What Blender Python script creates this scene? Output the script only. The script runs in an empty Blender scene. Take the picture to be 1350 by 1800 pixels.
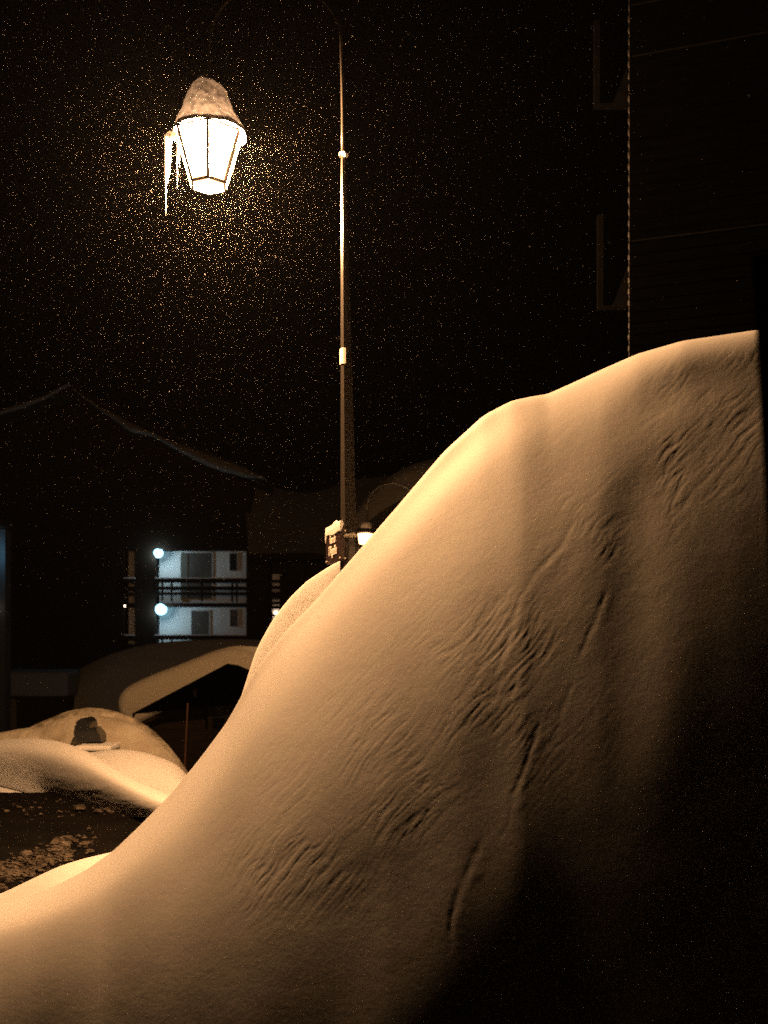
import bpy, math, random
import numpy as np
random.seed(7)
RNG = np.random.default_rng(11)
S = bpy.context.scene
COL = S.collection
CZ, F, CX, HV = 1.6, 1800.0, 675.0, 1150.0      # eye height, focal length in photo pixels, optical axis column, horizon row


def at(px, v, Y):
    """world point seen at column px, row v, at depth Y"""
    return ((px - CX) / F * Y, Y, CZ - (v - HV) / F * Y)


# ------------------------------------------------------------------ camera
cam = bpy.data.cameras.new('camera')
camo = bpy.data.objects.new('camera', cam)
COL.objects.link(camo)
camo.location = (0, 0, CZ)
camo.rotation_euler = (math.radians(90), 0, 0)
cam.sensor_width = 36
cam.lens = 36
cam.shift_y = 250 / 1800
cam.clip_start = 0.05
cam.clip_end = 600
cam.dof.use_dof = True
cam.dof.focus_distance = 6.8
cam.dof.aperture_fstop = 2.4
S.camera = camo

# ------------------------------------------------------------------ night sky
w = bpy.data.worlds.new('World')
S.world = w
w.use_nodes = True
nt = w.node_tree
bg = nt.nodes['Background']
sky = nt.nodes.new('ShaderNodeTexSky')
sky.sky_type = 'NISHITA'
sky.sun_disc = False
sky.sun_elevation = math.radians(-9)
sky.sun_rotation = math.radians(150)
nt.links.new(sky.outputs[0], bg.inputs[0])
bg.inputs[1].default_value = 0.05

S.view_settings.view_transform = 'Standard'
S.view_settings.look = 'None'
S.view_settings.exposure = 0
S.view_settings.gamma = 1
S.cycles.use_denoising = False
S.cycles.max_bounces = 6
S.cycles.diffuse_bounces = 2
S.cycles.sample_clamp_indirect = 4

HAZE_DENSITY = 0.00013
LAMP_POWER = 3100.0
LAMP_COLOR = (1.0, 0.51, 0.21, 1)


# ------------------------------------------------------------------ helpers
def mat(name, color, rough=0.7, bump=None, vary=None, **kw):
    m = bpy.data.materials.new(name)
    m.use_nodes = True
    n = m.node_tree.nodes
    l = m.node_tree.links
    b = n['Principled BSDF']
    b.inputs['Base Color'].default_value = (*color, 1)
    b.inputs['Roughness'].default_value = rough
    b.inputs['Specular IOR Level'].default_value = 0.05 if max(color) < 0.08 and rough > 0.6 else 0.3
    for k, v in kw.items():
        b.inputs[k.replace('_', ' ')].default_value = v
    tc = n.new('ShaderNodeTexCoord')
    if vary:                                   # (scale, second colour, stretch)
        mp = n.new('ShaderNodeMapping')
        mp.inputs['Scale'].default_value = vary[2] if len(vary) > 2 else (1, 1, 1)
        l.new(tc.outputs['Object'], mp.inputs[0])
        t = n.new('ShaderNodeTexNoise')
        t.inputs['Scale'].default_value = vary[0]
        t.inputs['Detail'].default_value = 5
        l.new(mp.outputs[0], t.inputs['Vector'])
        r = n.new('ShaderNodeValToRGB')
        r.color_ramp.elements[0].position = 0.35
        r.color_ramp.elements[0].color = (*color, 1)
        r.color_ramp.elements[1].position = 0.65
        r.color_ramp.elements[1].color = (*vary[1], 1)
        l.new(t.outputs[0], r.inputs[0])
        l.new(r.outputs[0], b.inputs['Base Color'])
    if bump:                                   # list of (scale, strength, distance)
        prev = None
        for sc, st, di in bump:
            t = n.new('ShaderNodeTexNoise')
            t.inputs['Scale'].default_value = sc
            t.inputs['Detail'].default_value = 6
            t.inputs['Roughness'].default_value = 0.6
            l.new(tc.outputs['Object'], t.inputs['Vector'])
            bn = n.new('ShaderNodeBump')
            bn.inputs['Strength'].default_value = st
            bn.inputs['Distance'].default_value = di
            l.new(t.outputs[0], bn.inputs['Height'])
            if prev:
                l.new(prev.outputs[0], bn.inputs['Normal'])
            prev = bn
        l.new(prev.outputs[0], b.inputs['Normal'])
    return m


def emit(name, color, strength):
    m = bpy.data.materials.new(name)
    m.use_nodes = True
    n = m.node_tree.nodes
    n.remove(n['Principled BSDF'])
    e = n.new('ShaderNodeEmission')
    e.inputs[0].default_value = color
    e.inputs[1].default_value = strength
    m.node_tree.links.new(e.outputs[0], n['Material Output'].inputs[0])
    return m


def translucent(name, color, mix=0.5):
    m = bpy.data.materials.new(name)
    m.use_nodes = True
    n = m.node_tree.nodes
    n.remove(n['Principled BSDF'])
    d = n.new('ShaderNodeBsdfDiffuse')
    t = n.new('ShaderNodeBsdfTranslucent')
    d.inputs[0].default_value = t.inputs[0].default_value = (*color, 1)
    x = n.new('ShaderNodeMixShader')
    x.inputs[0].default_value = mix
    l = m.node_tree.links
    l.new(d.outputs[0], x.inputs[1])
    l.new(t.outputs[0], x.inputs[2])
    l.new(x.outputs[0], n['Material Output'].inputs[0])
    return m


def link(name, me, m=None, parent=None, smooth=False):
    if m is not None:
        me.materials.append(m)
    if smooth:
        me.polygons.foreach_set('use_smooth', np.ones(len(me.polygons), dtype=bool))
    o = bpy.data.objects.new(name, me)
    COL.objects.link(o)
    if parent is not None:
        o.parent = parent
    return o


def empty(name, loc=(0, 0, 0), rz=0.0):
    o = bpy.data.objects.new(name, None)
    o.empty_display_size = 0.2
    o.location = loc
    o.rotation_euler = (0, 0, rz)
    COL.objects.link(o)
    return o


def tag(o, label=None, cat=None, group=None, kind=None):
    if label: o['label'] = label
    if cat: o['category'] = cat
    if group: o['group'] = group
    if kind: o['kind'] = kind
    return o


class MB:
    """collects faces; build() links them as ONE mesh object; origin is subtracted so parts sit under their Empty"""
    def __init__(self, origin=(0, 0, 0)):
        self.v, self.f, self.o = [], [], origin

    def add(self, vs, fs):
        k = len(self.v)
        self.v += [tuple(a - b for a, b in zip(p, self.o)) for p in vs]
        self.f += [tuple(i + k for i in f) for f in fs]

    def box(self, x0, x1, y0, y1, z0, z1):
        vs = [(x, y, z) for x in (x0, x1) for y in (y0, y1) for z in (z0, z1)]
        self.add(vs, [(0, 1, 3, 2), (4, 6, 7, 5), (0, 4, 5, 1), (2, 3, 7, 6), (0, 2, 6, 4), (1, 5, 7, 3)])

    def prism_y(self, prof, y0, y1):
        """profile [(x,z)] extruded along y"""
        n = len(prof)
        vs = [(x, y0, z) for x, z in prof] + [(x, y1, z) for x, z in prof]
        fs = [tuple(range(n))[::-1], tuple(range(n, 2 * n))]
        fs += [(i, (i + 1) % n, n + (i + 1) % n, n + i) for i in range(n)]
        self.add(vs, fs)

    def tube(self, pts, rad, n=10, cap=True):
        pts = [np.array(p, float) for p in pts]
        if not hasattr(rad, '__len__'):
            rad = [rad] * len(pts)
        vs, fs = [], []
        up = np.array([0, 1.0, 0])
        for i, p in enumerate(pts):
            d = pts[min(i + 1, len(pts) - 1)] - pts[max(i - 1, 0)]
            d /= np.linalg.norm(d)
            if abs(np.dot(d, up)) > 0.95:
                up = np.array([1.0, 0, 0])
            a = np.cross(d, up); a /= np.linalg.norm(a)
            b = np.cross(d, a)
            for k in range(n):
                t = 2 * math.pi * (k + .5) / n
                vs.append(tuple(p + rad[i] * (math.cos(t) * a + math.sin(t) * b)))
        for i in range(len(pts) - 1):
            for k in range(n):
                fs.append((i * n + k, i * n + (k + 1) % n, (i + 1) * n + (k + 1) % n, (i + 1) * n + k))
        if cap:
            fs.append(tuple(range(n))[::-1])
            fs.append(tuple(range((len(pts) - 1) * n, len(pts) * n)))
        self.add(vs, fs)

    def bar(self, a, b, t):
        self.tube([a, b], t * 0.707, 4)

    def build(self, name, m, parent=None, smooth=False, bevel=0):
        me = bpy.data.meshes.new(name)
        me.from_pydata(self.v, [], self.f)
        me.update()
        o = link(name, me, m, parent, smooth)
        if parent is None and tuple(self.o) != (0, 0, 0):
            o.location = self.o
        if bevel:
            bm = o.modifiers.new('bevel', 'BEVEL')
            bm.width = bevel
            bm.segments = 2
            bm.limit_method = 'ANGLE'
        return o


def grid_mesh(name, P, m, parent=None, origin=(0, 0, 0)):
    """P: (nu, nv, 3) array of points -> smooth mesh"""
    nu, nv = P.shape[:2]
    P = P - np.array(origin)
    me = bpy.data.meshes.new(name)
    i = np.arange(nu * nv).reshape(nu, nv)
    q = np.stack([i[:-1, :-1], i[1:, :-1], i[1:, 1:], i[:-1, 1:]], -1).reshape(-1, 4)
    me.vertices.add(nu * nv)
    me.vertices.foreach_set('co', P.reshape(-1).astype(np.float32))
    me.loops.add(q.size)
    me.loops.foreach_set('vertex_index', q.reshape(-1).astype(np.int32))
    me.polygons.add(len(q))
    me.polygons.foreach_set('loop_start', (np.arange(len(q)) * 4).astype(np.int32))
    me.polygons.foreach_set('loop_total', np.full(len(q), 4, np.int32))
    me.update(calc_edges=True)
    me.validate()
    o = link(name, me, m, parent, True)
    if parent is None:
        o.location = origin
    return o


def hash3(i, j, k, seed):
    h = (i * 374761393 + j * 668265263 + k * 2147483647 + seed * 974711) & 0xffffffff
    h = ((h ^ (h >> 13)) * 1274126177) & 0xffffffff
    h = ((h ^ (h >> 16)) * 2246822519) & 0xffffffff
    return ((h ^ (h >> 15)) & 0xffffff) / 16777215.0


def noise2(x, y, seed=0):
    """smooth value noise in [-1,1]"""
    xi = np.floor(x).astype(np.int64); yi = np.floor(y).astype(np.int64)
    fx = x - xi; fy = y - yi
    fx = fx ** 3 * (fx * (fx * 6 - 15) + 10); fy = fy ** 3 * (fy * (fy * 6 - 15) + 10)
    z = np.zeros_like(xi)
    a = hash3(xi, yi, z, seed); b = hash3(xi + 1, yi, z, seed)
    c = hash3(xi, yi + 1, z, seed); d = hash3(xi + 1, yi + 1, z, seed)
    return 2 * ((a * (1 - fx) + b * fx) * (1 - fy) + (c * (1 - fx) + d * fx) * fy) - 1


def fbm(x, y, seed=0, n=4):
    r = 0; a = 1; t = 0
    for k in range(n):
        r = r + a * noise2(x * 2 ** k + 17.3 * k, y * 2 ** k - 9.1 * k, seed + k)
        t += a; a *= .5
    return r / t


def cubic(A, xs, xn):
    """Catmull-Rom resampling along axis 0; xs uniform"""
    u = (xn - xs[0]) / (xs[1] - xs[0])
    i = np.clip(np.floor(u).astype(int), 0, len(xs) - 2)
    f = np.clip(u - i, 0, 1).reshape((-1,) + (1,) * (A.ndim - 1))
    g = lambda k: A[np.clip(i + k, 0, len(xs) - 1)]
    p0, p1, p2, p3 = g(-1), g(0), g(1), g(2)
    return .5 * (2 * p1 + (p2 - p0) * f + (2 * p0 - 5 * p1 + 4 * p2 - p3) * f ** 2 + (3 * p1 - 3 * p2 + p3 - p0) * f ** 3)


def soft(px, py, xn, sig):
    """piecewise-linear curve, rounded by a gaussian of width sig"""
    xd = np.arange(px[0] - 4 * sig, px[-1] + 4 * sig, sig / 6.)
    yd = np.interp(xd, px, py)
    k = np.exp(-.5 * (np.arange(-18, 19) / 6.) ** 2); k /= k.sum()
    yd = np.convolve(np.pad(yd, 18, mode='edge'), k, 'valid')
    return np.interp(xn, xd, yd)


def seg_dist(px, py, line):
    """distance of points to a polyline and position 0..1 along it"""
    best = np.full(px.shape, 1e9); par = np.zeros(px.shape)
    n = len(line) - 1
    for k in range(n):
        ax, ay = line[k]; bx, by = line[k + 1]
        dx, dy = bx - ax, by - ay
        t = np.clip(((px - ax) * dx + (py - ay) * dy) / (dx * dx + dy * dy), 0, 1)
        sx = px - ax - t * dx; sy = py - ay - t * dy
        d = np.hypot(sx, sy) * np.sign(dx * sy - dy * sx + 1e-9)
        m = np.abs(d) < np.abs(best)
        best = np.where(m, d, best); par = np.where(m, (k + t) / n, par)
    return best, par


# ------------------------------------------------------------------ materials
SNOW = mat('snow', (0.79, 0.79, 0.79), 0.65, bump=[(7, 0.08, 0.02), (55, 0.1, 0.005), (260, 0.3, 0.0018)])
SNOW_SOFT = mat('soft_snow', (0.8, 0.8, 0.8), 0.7, bump=[(5, 0.05, 0.02)])
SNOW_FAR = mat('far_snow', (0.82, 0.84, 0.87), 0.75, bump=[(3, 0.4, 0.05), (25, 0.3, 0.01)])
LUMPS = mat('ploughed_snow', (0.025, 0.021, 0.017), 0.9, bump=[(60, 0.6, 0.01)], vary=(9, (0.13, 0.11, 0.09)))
SNOW_DIRTY = mat('dirty_snow', (0.5, 0.45, 0.36), 0.8, bump=[(14, 0.5, 0.02)], vary=(7, (0.16, 0.14, 0.1)))
PAINT = mat('black_paint', (0.03, 0.027, 0.024), 0.3, bump=[(60, 0.08, 0.002)])
METAL = mat('pale_metal', (0.55, 0.5, 0.42), 0.35, Metallic=0.6)
BLACKWOOD = mat('black_wood', (0.004, 0.003, 0.0025), 0.9, vary=(5, (0.007, 0.005, 0.004), (1, 1, 8)))
STICKER = mat('sticker_paper', (0.75, 0.72, 0.66), 0.6)
ENAMEL = mat('brown_enamel', (0.022, 0.011, 0.009), 0.45, vary=(9, (0.03, 0.015, 0.011)))
LETTER = mat('pale_lettering', (0.85, 0.8, 0.75), 0.5)
ASPHALT = mat('wet_asphalt', (0.003, 0.0027, 0.0025), 0.85, bump=[(5, 0.7, 0.05), (60, 0.6, 0.01)], vary=(3.0, (0.006, 0.005, 0.004)))
DARKWOOD = mat('dark_wood', (0.012, 0.009, 0.007), 0.8, bump=[(20, 0.4, 0.01)], vary=(3, (0.02, 0.014, 0.01), (1, 1, 8)))
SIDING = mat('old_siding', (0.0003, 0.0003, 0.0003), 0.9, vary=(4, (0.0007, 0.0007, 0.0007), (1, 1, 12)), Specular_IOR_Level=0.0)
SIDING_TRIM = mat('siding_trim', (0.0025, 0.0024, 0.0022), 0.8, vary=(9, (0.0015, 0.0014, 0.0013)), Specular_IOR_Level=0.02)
REDWOOD = mat('reddish_wood', (0.13, 0.06, 0.035), 0.7, vary=(6, (0.1, 0.045, 0.03)))
PLASTER = mat('white_plaster', (0.72, 0.72, 0.7), 0.85, bump=[(12, 0.3, 0.01)], vary=(1.2, (0.62, 0.63, 0.62)))
DOORPAINT = mat('door_panel', (0.06, 0.05, 0.045), 0.6, vary=(2, (0.09, 0.075, 0.06), (6, 1, 1)))
GLASSDARK = mat('dark_window_glass', (0.02, 0.022, 0.025), 0.12)
FRAMEPAINT = mat('pale_frame', (0.5, 0.5, 0.48), 0.6)
ICE = translucent('ice', (0.9, 0.9, 0.92), 0.5)
FLAKE = translucent('snowflake', (0.5, 0.5, 0.5), 0.5)
GLOW = emit('lamp_glass_glow', LAMP_COLOR, 4.5)
_n = GLOW.node_tree.nodes
_t = _n.new('ShaderNodeBsdfTransparent'); _a = _n.new('ShaderNodeAddShader')
GLOW.node_tree.links.new(_n['Emission'].outputs[0], _a.inputs[0])
GLOW.node_tree.links.new(_t.outputs[0], _a.inputs[1])
GLOW.node_tree.links.new(_a.outputs[0], _n['Material Output'].inputs[0])
GLOW_FAR = emit('far_lamp_glow', LAMP_COLOR, 9)
BLUE = emit('cold_white_lamp', (0.32, 0.75, 1.0, 1), 5)
WARM = emit('small_warm_lamp', (1.0, 0.72, 0.5, 1), 14)


def point(name, loc, power, color, radius, parent):
    """the bulb inside a lamp; loc in world space"""
    ld = bpy.data.lights.new(name, 'POINT')
    ld.energy = power
    ld.color = color
    ld.shadow_soft_size = radius
    o = bpy.data.objects.new(name, ld)
    COL.objects.link(o)
    o.parent = parent
    o.location = tuple(a - b for a, b in zip(loc, parent.location))
    return o

# ------------------------------------------------------------------ foreground snowbank
# TAB: extra slope of the bank's face over the line of sight, columns along the bank, rows from the crest down
TAB = [
    [0.0000, 0.0398, 0.0572, 0.2107, 0.9986, 1.2922, 1.3557, 1.4625, 1.5346, 1.5869, 1.6466],
    [0.0000, 0.0706, 0.0659, 0.1760, 0.8203, 1.0915, 1.1963, 1.3163, 1.4159, 1.4791, 1.5432],
    [0.0000, 0.1422, 0.0824, 0.1427, 0.7219, 0.9710, 1.1170, 1.2525, 1.3542, 1.3878, 1.4519],
    [0.0000, 0.1994, 0.0987, 0.1482, 0.6652, 0.9131, 1.0400, 1.1584, 1.2543, 1.3369, 1.3202],
    [0.0000, 0.2954, 0.1401, 0.1965, 0.6253, 0.8751, 0.9728, 1.1020, 1.2199, 1.2957, 1.1718],
    [0.0000, 0.4352, 0.2337, 0.3345, 0.6771, 0.8329, 0.9085, 1.0105, 1.1258, 1.2163, 1.1060],
    [0.0000, 0.4636, 0.3786, 0.5940, 0.7683, 0.8415, 0.9111, 1.0143, 1.0780, 1.1205, 1.1257],
    [0.0000, 0.5715, 0.5063, 0.8044, 0.8848, 0.9379, 1.0040, 1.0986, 1.1355, 1.1582, 1.1621],
    [0.0000, 0.8648, 0.6256, 0.9275, 0.9500, 1.0188, 1.0998, 1.1702, 1.1906, 1.2064, 1.2031],
    [0.0000, 0.5443, 0.7637, 1.0300, 1.0703, 1.1526, 1.2297, 1.2538, 1.2657, 1.2739, 1.2500],
    [0.0000, 0.5004, 0.7760, 0.9903, 1.0858, 1.1983, 1.2858, 1.3218, 1.3680, 1.3369, 1.3039],
    [0.0000, 0.4592, 1.1312, 0.9712, 1.0770, 1.1957, 1.2957, 1.3646, 1.4093, 1.3885, 1.3622],
    [0.0000, 0.4728, 0.9857, 1.0584, 1.1175, 1.1863, 1.2911, 1.3699, 1.4268, 1.4403, 1.4234],
    [0.0000, 0.5505, 0.6780, 1.0401, 1.1679, 1.2039, 1.2719, 1.3593, 1.4367, 1.4808, 1.4857],
    [0.0000, 0.6364, 0.5929, 0.8871, 1.1615, 1.2477, 1.2620, 1.3489, 1.4366, 1.5089, 1.5496],
]

TX = np.linspace(-200, 1550, 15)
CRX = [-200, -100, 0, 50, 100, 150, 200, 250, 300, 350, 400, 450, 500, 560, 600, 700, 780, 850, 900, 940, 962, 1000, 1050, 1120, 1200, 1330, 1550]
CRV = [1640, 1615, 1590, 1575, 1556, 1530, 1495, 1447, 1396, 1335, 1268, 1175, 1112, 1050, 1003, 888, 794, 730, 704, 696, 693, 676, 653, 622, 599, 580, 572]
NX, NQ = 860, 620
X = np.linspace(-200, 1550, NX)
q = np.linspace(0, 1, NQ)
M = cubic(np.array(TAB), TX, X)
M = cubic(M.T.copy(), np.linspace(0, 1, 11), q).T
M = np.maximum(M, (q * .1)[None])
tcs = (soft(CRX, CRV, X, 45.0) - HV) / F
delta = (soft(CRX, CRV, X, 7.0) - HV) / F - tcs
TT = (1950 - HV) / F - tcs
t = tcs[:, None] + q[None] ** 2 * TT[:, None] + delta[:, None] * np.exp(-(q[None] / .22) ** 2)
tc = t[:, 0]
den = np.maximum(M, 0) + q[None] ** 2 * TT[:, None]
f = 2 * q[None] * TT[:, None] / np.maximum(den, 1e-4)
f[:, 0] = f[:, 1]
I = np.concatenate([np.zeros((NX, 1)), np.cumsum((f[:, 1:] + f[:, :-1]) / 2 * np.diff(q)[None], 1)], 1)
Dc = soft([-200, 0, 200, 400, 600, 800, 1000, 1200, 1350, 1550], [5.2, 5.0, 5.2, 5.4, 5.6, 5.55, 5.45, 5.3, 5.15, 5.0], X, 60)
D = Dc[:, None] * np.exp(-I)
XX = np.repeat(X[:, None], NQ, 1)
VV = t * F + HV
_k = np.exp(-.5 * (np.arange(-120, 121) / 48.) ** 2); _k /= _k.sum()
_c = np.concatenate([[0], np.cumsum(_k)])
_pad = np.pad(np.log(D), ((120, 120), (0, 0)), mode='reflect', reflect_type='odd')
_bl = np.apply_along_axis(lambda r: np.convolve(r, _k, 'valid'), 0, _pad[:, ::4])
_bl = np.stack([np.interp(np.arange(NQ), np.arange(0, NQ, 4), r) for r in _bl])
_w = np.clip((XX + VV - 2180) / 420., 0, 1); _w = _w * _w * (3 - 2 * _w) * np.clip((VV - VV[:, :1]) / 300., 0, 1)
D = np.exp(np.log(D) * (1 - _w) + _bl * _w)
below = VV - VV[:, :1]

# wind-carved relief, metres of depth
wx = XX + 34 * fbm(XX / 260., VV / 260., 3) + 3 * fbm(XX / 60., VV / 60., 5)
wy = VV + 34 * fbm(XX / 260. + 9, VV / 260., 4) + 3 * fbm(XX / 60. + 5, VV / 60., 6)
ang = np.radians(38 + 22 * np.clip((VV - 800) / 700, 0, 1))
al = wx * np.cos(np.radians(50)) - wy * np.sin(np.radians(50))
ac = wx * np.sin(np.radians(50)) + wy * np.cos(np.radians(50))
dz, pz = seg_dist(XX, VV, [(1240, 720), (1080, 930), (930, 1130), (780, 1270), (620, 1390), (480, 1480)])
zone = np.exp(-(dz / 135.) ** 2)
dz2, _ = seg_dist(XX, VV, [(880, 880), (720, 1010), (600, 1190)])
zone2 = np.exp(-(dz2 / 75.) ** 2)
patch = np.clip(.3 + 1.5 * fbm(XX / 120., VV / 120., 21), 0, 1)
r1 = 1 - np.abs(fbm(al / 105., ac / 12., 31, 4)) * 2.4
r2 = 1 - np.abs(fbm(al / 40., ac / 8., 41, 2)) * 2.2
rel = zone * patch * (np.clip(r1, 0, 1) ** 2 * 0.010 + np.clip(r2, 0, 1) ** 2 * 0.004)
rel += zone2 * patch * (fbm(al / 18., ac / 4.5, 51, 3) * 0.0022)
rel += 0.004 * zone * fbm(al / 160., ac / 40., 55, 3)
rel += 0.016 * fbm(XX / 240., VV / 240., 61, 2) * np.clip(below / 250., 0, 1)
dzt, _ = seg_dist(XX, VV, [(1340, 628), (1200, 660), (1120, 700), (960, 790)])
rel += np.exp(-(dzt / 38.) ** 2) * patch * 0.004 * fbm(wx / 60. + wy / 60., wy / 9. - wx / 40., 71, 3)
for line, depth, wd in [
        ([(1012, 905), (985, 960), (940, 1010), (905, 1060), (890, 1110), (878, 1150), (856, 1208)], .020, 5.5),
        ([(950, 1250), (930, 1310), (905, 1370), (893, 1400), (885, 1450), (868, 1492)], .022, 5.0),
        ([(840, 1478), (815, 1530), (797, 1580), (790, 1620), (796, 1690)], .024, 6.0),
        ([(1058, 1040), (1030, 1115), (1005, 1168)], .018, 5.0),
        ([(1003, 1195), (978, 1262)], .012, 4.5),
        ([(906, 1180), (885, 1228)], .018, 5.0),
        ([(905, 1020), (860, 1070), (810, 1120), (770, 1160)], .009, 4.0),
        ([(760, 1120), (742, 1200)], .006, 4.0),
        ([(720, 1290), (650, 1360)], .005, 4.0),
        ([(1045, 720), (960, 790), (900, 850)], .004, 3.5),
        ([(1090, 830), (1010, 905)], .006, 3.5),
        ([(1215, 700), (1120, 760)], .005, 4.0)]:
    dl, pl = seg_dist(wx * .6 + XX * .4, wy * .6 + VV * .4, line)
    wob = wd * (1 + .5 * fbm(XX / 30., VV / 30., 81))
    end = np.clip(np.minimum(pl, 1 - pl) * 5, 0, 1) * np.clip(.75 + .8 * fbm(XX / 22., VV / 22., 83), .1, 1.3)
    rel -= -depth * end * np.exp(-(dl / wob) ** 2) * .36
    rel += -depth * .14 * end * np.exp(-((dl + 2.0 * wob) / (1.8 * wob)) ** 2)
# the broad fold on the right shoulder
dl, pl = seg_dist(XX, VV, [(1420, 640), (1290, 705), (1180, 765), (1090, 838), (1048, 900), (1030, 990), (960, 1100)])
side = -dl if False else dl
fade = np.clip((XX - 960) / 190., 0, 1) * np.clip((1430 - XX) / 250., 0, 1)
fade = fade * fade * (3 - 2 * fade)
sd = np.where(dl < 0, -dl, -dl)
low = (VV - np.interp(XX, [960, 1030, 1048, 1090, 1180, 1290, 1420], [1100, 990, 900, 838, 765, 705, 640])) > 0
s_ = np.abs(dl) * np.where(low, 1, -1)
rel += 0.14 * fade * (1 / (1 + np.exp(-(s_ - 26) / 24.))) * np.exp(-np.clip(s_, 0, None) / 170.)
edge = np.clip(below / 30., 0, 1)
REL = 0.19
low_r = 1 - .6 * np.clip((XX + VV - 1900) / 700., 0, 1)
D = D + REL * rel * edge * low_r
PB = np.stack([(XX - CX) / F * D, D, CZ - t * D], -1)

# far side of the bank, falling away from the crest
nb = 40
e = np.linspace(0, 1, nb + 1)[1:] ** 1.5 * 2.6
Db = Dc[:, None] + e[None]
tb = tc[:, None]
Zb = CZ - tb * Db - .55 * e[None] ** 2 - .12 * e[None]
Zb = np.maximum(Zb, -.25)
BK = np.stack([(X[:, None] - CX) / F * Db, Db, Zb], -1)[:, ::-1]
# foot of the bank on the camera side, below the frame
ft = PB[:, -1:].copy()
ft2 = ft.copy(); ft2[..., 1] -= .25; ft2[..., 2] -= .5
ft3 = ft2.copy(); ft3[..., 1] -= .3; ft3[..., 2] = -.3
bank = grid_mesh('snow_bank', np.concatenate([BK, PB, ft2, ft3], 1), SNOW)
tag(bank, 'huge wind-carved snowbank filling the foreground and rising to the right under the street lamp', 'snowbank', kind='structure')


def drift(name, xs, vs, ds, rows, label, m=SNOW, nx=160, nq=90, back=1.5, sig=10, relief=.01, seed=0, vbase=None, qs=None, cat='snow drift', bfall=.8, kind='structure', parent=None, origin=(0, 0, 0), n3=None):
    """a rounded drift: silhouette column/row/depth, then rows = [(q, depth offset, row offset)] down its face"""
    Xn = np.linspace(xs[0], xs[-1], nx)
    vc = soft(xs, vs, Xn, sig)
    dc = soft(xs, ds, Xn, sig * 3)
    qq = np.linspace(0, 1, nq)
    rq = [r[0] for r in rows]
    vb = vc + 1 if vbase is None else soft(xs, vbase, Xn, sig * 2)
    off = np.interp(qq, rq, [r[1] for r in rows])
    k = np.exp(-.5 * (np.arange(-12, 13) / 5.) ** 2); k /= k.sum()
    off2 = np.convolve(np.pad(off, 12, mode='edge'), k, 'valid')
    wgt = np.clip(qq * 8, 0, 1)
    off = off2 * wgt + off * (1 - wgt)
    qsc = np.ones(nx) if qs is None else soft(xs, qs, Xn, sig * 2)
    off = np.interp(np.clip(qq[None] * qsc[:, None], 0, 1), qq, off)
    V = vc[:, None] + (vb - vc)[:, None] * qq[None] ** 1.3
    Dd = dc[:, None] - off
    U = np.repeat(Xn[:, None], nq, 1)
    Dd = Dd + relief * fbm(U / 60., V / 25., seed, 4) * np.clip(qq * 5, 0, 1)[None]
    P = np.stack([(U - CX) / F * Dd, Dd, CZ - (V - HV) / F * Dd], -1)
    ee = np.linspace(0, 1, 25)[1:] ** 1.4 * back
    Dk = dc[:, None] + ee[None]
    Zk = CZ - ((vc - HV) / F)[:, None] * Dk - bfall * ee[None] ** 2 - .1 * ee[None]
    K = np.stack([(Xn[:, None] - CX) / F * Dk, Dk, Zk], -1)[:, ::-1]
    o = grid_mesh(name, np.concatenate([K, P], 1), m, parent, origin)
    if parent is None:
        tag(o, label, cat, kind=kind)
    return o


# drift around the foot of the lamp post
drift('snow_drift', [395, 420, 430, 450, 480, 510, 540, 585, 603, 630, 660, 700, 760],
      [1300, 1238, 1205, 1142, 1088, 1050, 1021, 992, 984, 968, 955, 948, 945],
      [8.0, 8.0, 8.0, 7.98, 7.97, 7.96, 7.96, 7.95, 7.95, 7.96, 7.98, 8.0, 8.0],
      [(0, 0), (.1, .01), (.3, .02), (.6, .035), (1, .06)],
      'smooth steep snow drift piled behind the foot of the lamp post', seed=5, sig=6, vbase=[1420] * 3 + [1380] * 4 + [1200] * 6, relief=.001, m=SNOW_SOFT, nx=220)
# low ledge behind the near bank, bottom left
drift('snow_drift', [-260, -100, 0, 50, 100, 140, 190, 260, 330],
      [1625, 1596, 1572, 1548, 1524, 1511, 1499, 1485, 1470],
      [6.6, 6.4, 6.3, 6.3, 6.3, 6.4, 6.5, 6.6, 6.8],
      [(0, 0), (.1, .12), (.3, .3), (.6, .6), (1, .9)],
      'low rounded snow ledge between the road and the near snowbank at lower left', seed=9, sig=12, vbase=[1760, 1720, 1690, 1680, 1670, 1650, 1620, 1600, 1580], relief=.012, back=1.0, bfall=1.2)
# lit roadside drift in the middle distance
drift('snow_drift', [-220, -80, 0, 60, 110, 150, 200, 250, 290, 330, 380],
      [1325, 1308, 1300, 1297, 1304, 1318, 1347, 1375, 1393, 1408, 1425],
      [16.0, 14.6, 13.6, 12.8, 12.1, 11.6, 11.0, 10.4, 10.0, 9.8, 9.6],
      [(0, 0), (.08, .5), (.22, .85), (.4, .93), (.6, .89), (.75, .78), (1, .66)],
      'long roadside snow drift with a bright yellow lit ridge and a shaded front', seed=13, sig=14, vbase=[1425, 1425, 1424, 1422, 1424, 1428, 1434, 1437, 1437, 1440, 1450], qs=[1.3, 1.2, 1.1, .8, .66, .62, .62, .55, .5, .45, .45], relief=.012, m=SNOW_SOFT, back=1.6, bfall=.25, nx=220)
drift('snow_drift', [60, 120, 170, 200, 230, 260, 290, 310, 325, 345, 380],
      [1335, 1328, 1321, 1317, 1318, 1324, 1334, 1343, 1356, 1385, 1450],
      [12.9, 12.7, 12.4, 12.2, 12.1, 12.0, 11.9, 11.85, 11.8, 11.7, 11.6],
      [(0, 0), (.1, .25), (.35, .6), (.7, .85), (1, 1.0)],
      'small rounded snow hump behind the bright ridge of the roadside drift', seed=17, sig=10, vbase=[1445] * 11, relief=.012, m=SNOW_SOFT, back=1.2, bfall=.5)

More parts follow.
